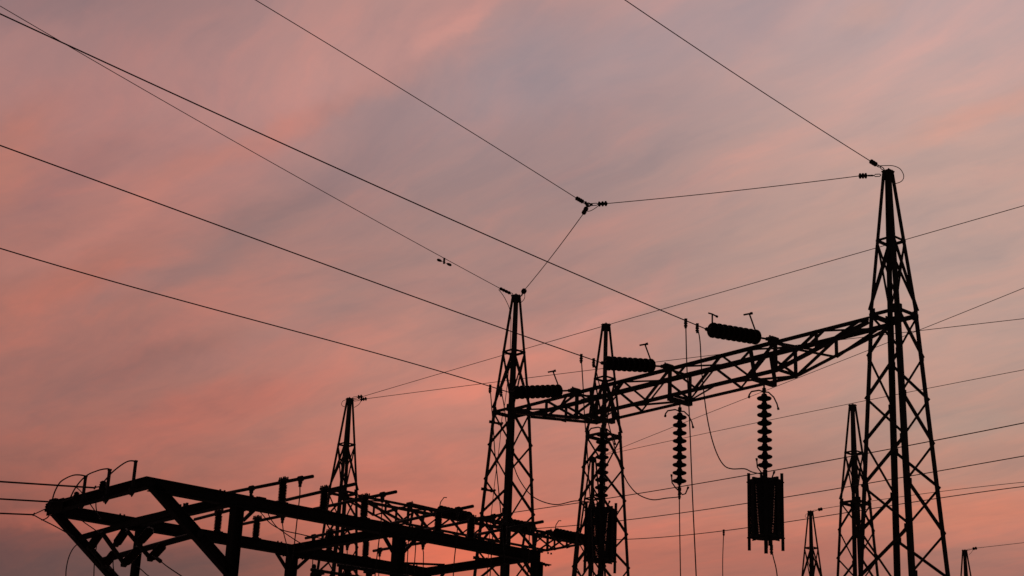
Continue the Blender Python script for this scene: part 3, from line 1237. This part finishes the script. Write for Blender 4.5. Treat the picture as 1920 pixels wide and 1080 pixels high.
# cleats, splice plates and bolts
for s in sC:
    for far in (0, 1):
        hb = HB if not far else HB2
        for ds in (-.19, .19):
            m = MB()
            m.box(BP(s + ds - .08, far, -hb / 2 - .008), BP(s + ds + .08, far, -hb / 2 - .008), .12, .016)
            for db in (-.05, .05):
                for e in (-.04, .04):
                    c = BP(s + ds + e, far, -hb / 2 - .016) + B3 * db * .7
                    m.tube([c, c - UP * .016], .013, 6)
            m.build('cleat', M_PAINT, fr)
        for ds in (-.30, .24):
            m = MB()
            c = BP(s + ds, far, hb / 2)
            m.tube([c, c + UP * .03], .014, 6)
            m.tube([c + A3 * .07, c + A3 * .07 + UP * .028], .014, 6)
            m.build('bolt', M_GALV, fr)
m = MB()
for u, v in ((338, 947), (346, 945), (351, 944)):
    c = vpl(u, v, BP(sC[0], .5)[:2] - A2 * .02, B2)
    m.box(c - UP * .10, c + UP * .01, .035, .035)
m.build('bolt', M_GALV, fr)
m = MB()
c = onfar(232, 969)
m.tube([c - UP * .04, c + UP * .012], .018, 8)
m.build('bolt', M_GALV, fr)
# heavy end braces
BR = [(onnear(287, 909), onnear(434, 1076), .15), (onfar(104, 962), onfar(210, 1080), .12)]
BR[1] = (BR[1][0], BR[1][0] + (BR[1][1] - BR[1][0]) * 1.4, .12)
for p, q, w in BR:
    m = MB()
    m.ibeam(p, q, .12, w, .012)
    m.build('end_brace', M_PAINT, fr)
# knee braces
KN = [(onnear, (456, 976), (484, 949)), (onfar, (517, 1034), (537, 1066)), (onfar, (556, 1066), (587, 1038)),
      (onnear, (717, 1000), (738, 1037)), (onnear, (755, 1037), (788, 1002)), (onnear, (976, 1040), (1001, 1082)),
      (onfar, (768, 1061), (800, 1110)), (onfar, (809, 1110), (836, 1068))]
for fn, a, b in KN:
    m = MB()
    m.box(fn(*a), fn(*b), .045, .045)
    m.build('knee_brace', M_PAINT, fr)
# lower rails across the end braces
bo = BR[0][0]
bn = np.cross(BR[0][1] - BR[0][0], B3)
bn = bn / np.linalg.norm(bn)
if bn[2] > 0:
    bn = -bn


def onbr(u, v, off=0.0):
    return ppl(u, v, bo + bn * off, bn)


def brace_at(f, far):
    p, q, w = BR[far]
    return p + (q - p) * f


def fr_of(u, v, far):
    p = onbr(u, v)
    return float(np.clip((p - BR[0][0]) @ (BR[0][1] - BR[0][0]) / np.dot(BR[0][1] - BR[0][0], BR[0][1] - BR[0][0]), 0, 1))


f1 = fr_of(142, 1001, 1)
f2 = fr_of(178, 1041, 1)
m = MB()
m.box(brace_at(f1, 0) + B3 * .07, brace_at(f1, 1) - B3 * .065, .07, .07)
m.build('lower_rail', M_PAINT, fr)
m = MB()
m.tube([brace_at(f2, 0) - B3 * .12, brace_at(f2, 1) + B3 * .1], .045, 12)
m.build('operating_pipe', M_PAINT, fr)

# fuse switches on the end braces
GFU = 'fuse switches slung on the end braces'
FUL = ['fuse switch slung under the rails beside the leftmost brace', 'fuse switch slung under the rails midway between the two braces',
       'fuse switch slung under the rails beside the far column of the frame']
FU = [((166, 1024), (196, 1060), (187, 1001), (169, 1027), (215, 1036), (196, 1060)),
      ((190, 997), (233, 1057), (236, 994), (218, 1020), (262, 1027), (234, 1057)),
      ((238, 995), (282, 1047), (284, 992), (262, 1016), (307, 1021), (283, 1047))]
FTIP = []
for i, (d0, d1_, a0_, a1_, b0_, b1_) in enumerate(FU):
    OFF = .16
    t = thing('fuse_switch', FUL[i], 'fuse switch', onbr(*a0_), GFU)
    m = MB()
    p, q = onbr(*d0, OFF * .9), onbr(*d1_, OFF * 1.05)
    m.box(p, q, .055, .045)
    m.build('fuse_tube', M_ROD, t)
    tips = []
    for x0, x1 in ((a0_, a1_), (b0_, b1_)):
        p, q = onbr(*x0, .04), onbr(*x1, OFF)
        L = float(np.linalg.norm(q - p))
        pr = [(0, .035), (L * .08, .035)]
        ns = 7
        for k in range(ns):
            x = L * (.1 + .8 * k / ns)
            pr += [(x, .05), (x + L * .03, .066), (x + L * .06, .066), (x + L * .09, .05)]
        pr += [(L * .92, .035), (L, .03)]
        m = MB()
        m.lathe(p, q, pr, 14)
        m.build('insulator', M_PORC, t)
        m = MB()
        m.box(q - (q - p) * .05, q + (q - p) * .12, .08, .05)
        m.build('contact', M_GALV, t)
        tips.append(q)
    FTIP.append(tips)

# upright terminal bars on the end beam with their jumpers
GT = 'upright terminal bars on the end beam'
TBL = ['upright terminal bar on the end beam nearest the frame corner peak', 'middle upright terminal bar on the end beam', 'upright terminal bar on the end beam nearest the leftmost corner']
TBP = [((248, 915), (251, 866), (247, 929), .045), ((202, 925), (206, 881), (198, 943), .05), ((157, 940), (162, 893), (153, 953), .045)]
JPX = [[(247, 864), (240, 865), (232, 869), (222, 876), (210, 886), (200, 897), (192, 907)],
       [(203, 879), (192, 880), (180, 883.5), (165, 890), (152, 901), (140, 917), (131, 935)],
       [(158, 892), (149, 890.5), (138, 891), (125, 896), (113, 904), (105, 917), (100, 930), (97, 944)]]
JL = ['arched jumper wire at the terminal bar by the frame peak', 'arched jumper wire at the middle terminal bar, crossing its neighbour', 'arched jumper wire at the terminal bar by the left corner']
ENDC = BP(-.02, 0)[:2]
for i, (pm, pt, pb, w) in enumerate(TBP):
    c = ENDC - A2 * .10
    a, b, f = vpl(*pb, c, B2), vpl(*pt, c, B2), vpl(*pm, c, B2)
    b2 = np.array([a[0], a[1], b[2]])
    t = thing('terminal_bar', TBL[i], 'bar', a, GT)
    m = MB()
    m.box(a + UP * .06, b2, w, .03, hint=A3)
    m.build('bar', M_GALV, t)
    m = MB()
    m.lathe(a + UP * .10, a - UP * .02, [(0, .05), (.05, .045), (.12, .006)], 8)
    m.build('foot', M_GALV, t)
    m = MB()
    m.box(b2 - UP * .012, b2 + UP * .012, w * 1.08, .04, hint=A3)
    m.build('cap', M_GALV, t)
    m = MB()
    m.ring(a + UP * .05 - B3 * -.05, A3, .035, .006, 12, 5)
    m.build('bolt_eye', M_GALV, t)
    pts = [b2] + [vpl(u, v, c, B2) for u, v in JPX[i]]
    m = MB()
    m.tube(spline(pts, 8), .0105, 6)
    tag(m.build('jumper_wire', M_WIRE, None, pts[0]), JL[i], 'wire', 'arched jumper wires at the end beam')

# incoming wires at the left with their strain insulators
GI = 'stub insulators on the end beam'
GIW = 'wires arriving at the end beam from the left edge'
INW = [((176, 914.5), (193, 911), (0, 903), 'upper incoming wire from the left edge to the end beam', 'largest stub insulator on the end beam, at the upper incoming wire', .055),
       ((113, 942), (143, 931), (0, 935.5), 'middle incoming wire from the left edge to the left corner of the end beam', 'stub insulator on the end beam at the middle incoming wire', .045),
       ((62, 965), (90, 952), (0, 962.5), 'lowest incoming wire from the left edge, forking before the frame corner', 'stub insulator at the leftmost corner of the frame', .05)]
IW = []
zi = HF + .07
for (e, h, w, lw, ls, rr) in INW:
    p, q, o = hpl(*e, zi), hpl(*h, zi - .02), hpl(*w, zi)
    far = p + (o - p) * 1.8
    t = wire_thing('incoming_wire', lw, 'wire', straight(p, far, .0), .0125, GIW)
    IW.append((p, o))
    t = thing('stub_insulator', ls, 'insulator', q, GI)
    m = MB()
    d = (q - p) / np.linalg.norm(q - p)
    m.tube([p, q], .009, 6)
    m.ring(p + d * .04, np.cross(d, UP) + UP * .3, .025, .007, 12, 5)
    m.build('link', M_GALV, t)
    m = MB()
    b_ = q - UP * .06
    m.lathe(b_, b_ + UP, [(0, rr * .9), (.03, rr), (.05, rr * .7), (.07, rr), (.09, rr * .75), (.11, rr * .9), (.13, rr * .4)], 12)
    m.build('shed_body', M_PORC, t)
# bolt heads on top of the end beam and the fork wire
GL = 'thin lead wires around the end of the frame'
CE = BP(0, .5)[:2] - A2 * .15
for lab, px, r in (('thin lead from the upper incoming wire down behind the end beam', [(140, 911), (152, 922), (166, 941), (178, 958), (190, 975)], .008),
                   ('short thin lead hanging behind the end beam toward the far long beam', [(180, 938), (180, 950), (182, 962), (186, 975)], .008),
                   ('thin lead crossing above the lower rail to the fuse switches', [(148, 972), (160, 981), (176, 992), (186, 1000)], .008),
                   ('thin fork lead from the lowest incoming wire down to the leftmost brace', [(62, 965), (80, 975), (100, 985), (120, 996), (140, 1008)], .009),
                   ('short curved loop joining the fork lead and the frame corner', [(78, 975), (85, 973), (91, 968), (94, 960)], .009),
                   ('drooping lead from the leftmost brace to the bottom edge', [(146, 1019), (136, 1030), (129, 1045), (125, 1062), (123.5, 1082), (124, 1150)], .008),
                   ('nearly straight lead below the leftmost fuse switch', [(184, 1010), (180, 1030), (177, 1055), (176, 1085), (176, 1150)], .008),
                   ('bent lead below the operating pipe', [(213, 1040), (212, 1058), (214, 1072), (218, 1090), (225, 1150)], .008),
                   ('slanting lead with a clamp from the leftmost fuse switch', [(198, 1060), (206, 1068), (215, 1078), (228, 1095)], .0085),
                   ('slanting lead behind the far column at the frame end', [(257, 1062), (266, 1069), (276, 1078), (295, 1092)], .008),
                   ('slanting lead with a clamp from the rightmost fuse switch to the bottom edge', [(285, 1042), (298, 1050), (312, 1061), (325, 1070), (340, 1080), (362, 1096)], .0085)):
    c = CE + A2 * (.6 if px[0][1] > 1000 else .05)
    pts = [vpl(u, v, c, B2) for u, v in px]
    if 'clamp' in lab:
        p = pts[1]
        d = (pts[2] - pts[1]) / np.linalg.norm(pts[2] - pts[1])
        t = wire_thing('lead_wire', lab, 'wire', spline(pts, 8), r, GL)
        m = MB()
        m.tube([p - d * .05, p + d * .05], .03, 8)
        m.build('clamp', M_GALV, t)
    else:
        wire_thing('lead_wire', lab, 'wire', spline(pts, 8), r, GL)

# ------------------------------------------------------------------ post insulators and tube conductors on the frame
PH = .325


def post_mesh_parts(h, r):
    m = MB()
    pr = [(0, r * .9), (.03, r * .95), (.035, r * .72)]
    ns = 10
    for k in range(ns):
        x = .045 + (h - .10) * k / ns
        w = (h - .10) / ns
        pr += [(x, r * .74), (x + w * .3, r), (x + w * .55, r), (x + w * .85, r * .74)]
    pr += [(h - .045, r * .72), (h - .04, r * .8), (h, r * .8)]
    m.lathe((0, 0, 0), (0, 0, 1), pr, 16)
    c = MB()
    c.box((-.085, 0, h + .008), (.085, 0, h + .008), .075, .03)
    for dx in (-.07, -.03, .03, .07):
        c.tube([(dx, .025, h), (dx, .025, h + .055)], .010, 6)
        c.tube([(dx, -.025, h), (dx, -.025, h + .055)], .010, 6)
    b = MB()
    b.box((-.07, 0, .006), (.07, 0, .006), .14, .012)
    return m, c, b


_pm, _pc, _pb = post_mesh_parts(PH, .062)
PROTO = None
GP = 'post insulators on the steel frame'


def post(u, far, label, dz):
    global PROTO
    s = sn(u, far=bool(far))
    loc = BP(s, far, dz)
    if PROTO is None:
        PROTO = thing('post_insulator', label, 'insulator', (0, 0, 0), GP)
        _pm.build('shed_stack', M_PORC, PROTO)
        _pc.build('clamp_cap', M_GALV, PROTO)
        _pb.build('base_plate', M_GALV, PROTO)
        t = PROTO
        t.location = V(loc)
    else:
        t = copy_tree(PROTO, loc)
        t['label'] = label
    t.rotation_euler = (0, 0, GA + math.pi / 2)
    return loc


ORD = ['first', 'second', 'third', 'fourth', 'fifth', 'sixth']
PN = [(527, 'post insulator alone against the sky on the near beam, first from the frame peak'),
      (605, 'post insulator on the near beam just left of the tower behind the frame'),
      (681, 'post insulator on the near beam just right of the tower behind the frame'),
      (820, 'post insulator on the near beam under the left string of the distant beam'),
      (882, 'post insulator on the near beam left of the left beam tower'),
      (942, 'post insulator on the near beam hidden behind the front leg of the left beam tower')]
PF = [(406, 'post insulator on the far beam left of the first near column'),
      (478, 'post insulator on the far beam right of the first near column'),
      (616, 'post insulator on the far beam in front of the left leg of the tower behind'),
      (684, 'post insulator on the far beam between the tower behind and the middle near column'),
      (752, 'post insulator on the far beam hidden behind the middle near column')]
for u, lab in PN:
    post(u, 0, lab, HB / 2)
for u, lab in PF:
    post(u, 1, lab, HB2 / 2)
ztn = HF + HB / 2 + PH + .045
ztf = HF + HB2 / 2 + PH + .045
GB = 'tube conductors clamped on the post insulators'
BARS = [((398, 930), (587, 893), ztn, 'tube conductor on the near beam nearest the frame peak, its end clear in the sky', [475, 565]),
        ((500, 946), (668, 907), ztn, 'tube conductor ending in front of the waist of the tower behind the frame', []),
        ((572, 958), (743, 922), ztn, 'tube conductor ending in the sky just right of the tower behind the frame', [719]),
        ((712, 986), (887, 949), ztn, 'tube conductor ending in the sky above the distant beam string', [860]),
        ((795, 994), (942, 965), ztn, 'tube conductor running behind the front leg of the left beam tower', [926]),
        ((875, 1006), (1018, 978), ztn, 'tube conductor ending in the sky just right of the left beam tower', [856 + 138]),
        ((365, 974), (476, 945), ztf, 'tube conductor on the far beam leftmost in the frame', []),
        ((453, 983), (550, 963), ztf, 'tube conductor on the far beam just right of the first near column', [531]),
        ((573, 1009), (672, 989), ztf, 'tube conductor on the far beam above the cross beam near the tower behind', [589]),
        ((643, 1020.5), (740, 1003), ztf, 'tube conductor on the far beam ending at the middle near column', [652]),
        ((700, 1033), (833, 1011), ztf, 'tube conductor on the far beam passing behind the middle near column', [713, 795])]
CLP = []
for a, b, z, lab, cl in BARS:
    p, q = hpl(*a, z), hpl(*b, z)
    t = thing('tube_conductor', lab, 'tube conductor', (p + q) / 2, GB)
    m = MB()
    d = (q - p) / np.linalg.norm(q - p)
    m.tube([p, p + d * .005, q - d * .005, q], [.018, .026, .026, .018], 12)
    m.build('tube', M_WIRE, t)
    for u in cl:
        f = (u - a[0]) / (b[0] - a[0])
        e = p + (q - p) * f
        m = MB()
        m.tube([e - d * .035, e + d * .035], .044, 10)
        m.tube([e - UP * .02, e - UP * .07], .032, 10)
        m.tube([e - UP * .05, e - UP * .12], .024, 8)
        m.build('clamp', M_GALV, t)
        CLP.append((u, e - UP * .12))
GDW = 'thin drop wires below the tube conductors'
DRP = {475: [(474, 930), (474, 945)], 565: [(562, 930), (557, 975), (552, 1020), (548, 1050)], 719: [(716, 960), (711, 1010), (705, 1060), (700, 1120)],
       860: [(858, 985), (855, 1020), (851, 1060), (848, 1120)], 926: [(924, 1000), (920, 1060), (917, 1120)], 994: [(992, 1020), (988, 1120)],
       531: [(530, 985), (532, 1000), (537, 1020), (540, 1040)], 589: [(588, 1030), (586, 1060), (585, 1120)], 652: [(651, 1045), (649, 1080), (648, 1120)],
       713: [(712, 1050), (710, 1080), (709, 1120)], 795: [(794, 1040), (793, 1080), (792, 1120)]}
DLAB = {475: 'short drop wire under the tube conductor nearest the frame peak, behind the near beam', 565: 'long drop wire slanting past the near beam left of the tower behind',
        719: 'long drop wire left of the middle near column', 860: 'long drop wire below the left distant string', 926: 'drop wire hidden along the front leg of the left beam tower',
        994: 'drop wire beside the last near column', 531: 'drop wire meeting the two crossing slack wires between the beams', 589: 'drop wire beside the far column right knee brace',
        652: 'drop wire inside the tower behind the frame', 713: 'drop wire just left of the middle near column at the far beam', 795: 'drop wire in open sky right of the middle near column'}
for u, e in CLP:
    k = min(DRP, key=lambda x: abs(x - u))
    pts = [e] + [vpl(x, y, e[:2], (1, 0)) for x, y in DRP[k]]
    m = MB()
    m.tube(spline(pts, 6), .0085, 6)
    tag(m.build('drop_wire', M_WIRE, None, e), DLAB[k], 'wire', GDW)
c = BP(3, .62)[:2]
for lab, px in (('slack wire sagging from the near beam to the tube conductor on the far beam', [(482, 952), (493, 966), (508, 982), (530, 994), (560, 1001), (588, 1007), (640, 1016)]),
                ('slack wire sagging from the near beam behind the far beam cross beam', [(500, 955), (506, 970), (518, 987), (535, 1000), (556, 1014), (572, 1023)]),
                ('drop wire between the middle near column and its right knee brace', [(766, 998), (765, 1030), (762, 1080), (761, 1120)]),
                ('drop wire crossing the right knee brace of the middle near column', [(781, 1000), (779, 1030), (776, 1080), (775, 1120)])):
    m = MB()
    pts = px_curve(c, A2, px)
    m.tube(pts, .0085, 6)
    tag(m.build('slack_wire', M_WIRE, None, pts[0]), lab, 'wire', 'slack wires between the frame beams')

# ------------------------------------------------------------------ lower bus behind the frame
zl = 3.62 + CZ
GLB = 'low bus supports behind the frame'
pA, pB = hpl(583, 1068, zl), hpl(668, 1081, zl)
pC, pD = hpl(633, 1059.5, zl), hpl(740, 1077, zl)
for i, (p, q, lab) in enumerate(((pA, pB, 'low tube conductor at the bottom edge right of the far column'), (pC, pD, 'low tube conductor at the bottom edge left of the middle near column'))):
    m = MB()
    q2 = p + (q - p) * 1.25
    m.tube([p, q2], .024, 10)
    tag(m.build('tube_conductor', M_WIRE, None, p), lab, 'tube conductor', 'low tube conductors behind the frame')
lowproto = None
for (p, q, f, lab) in ((pA, pB, .17, 'low post insulator at the bottom edge below the far beam, leftmost of its row'), (pA, pB, .80, 'low post insulator second of the bottom row'),
                       (pC, pD, .18, 'low post insulator at the bottom edge in front of the tower behind'), (pC, pD, .55, 'low post insulator with a wide clamp at the bottom edge left of the middle column')):
    e = p + (q - p) * f
    b_ = np.array([e[0], e[1], 0.0])
    h = e[2] - PH - .045
    if lowproto is None:
        t = thing('bus_support', lab, 'insulator', b_, GLB)
        m = MB()
        m.lathe(b_ + UP * h, b_ + UP * (h + 1), [(0, .055), (.03, .058)] + [(.04 + .028 * k + o, r) for k in range(9) for o, r in ((0, .045), (.008, .062), (.016, .062), (.024, .045))] + [(.30, .05), (PH, .05)], 16)
        m.build('shed_stack', M_PORC, t)
        m = MB()
        m.box(b_ + UP * (h + PH + .01) - A3 * .085, b_ + UP * (h + PH + .01) + A3 * .085, .07, .03)
        for dx in (-.06, .06):
            m.tube([b_ + UP * (h + PH) + A3 * dx, b_ + UP * (h + PH + .07) + A3 * dx], .02, 6)
        m.build('clamp_cap', M_GALV, t)
        m = MB()
        m.ibeam(b_, b_ + UP * (h - .01), .12, .12, .01, hint=A3)
        m.build('pedestal', M_PAINT, t)
        lowproto = t
        lh = h
    else:
        t = copy_tree(lowproto, (b_[0], b_[1], h - lh))
        t['label'] = lab
# barrel joined to the first low bus
e = hpl(589, 1058, zl + .12)
m = MB()
m.lathe(e, e - UP, [(0, .02), (.02, .035), (.12, .035), (.14, .05), (.2, .05)], 12)
tag(m.build('connector_barrel', M_ROD, None, e), 'small dark connector barrel at the left tip of the low tube conductor', 'connector')

for o in bpy.data.objects:
    if '_o' in o:
        del o['_o']
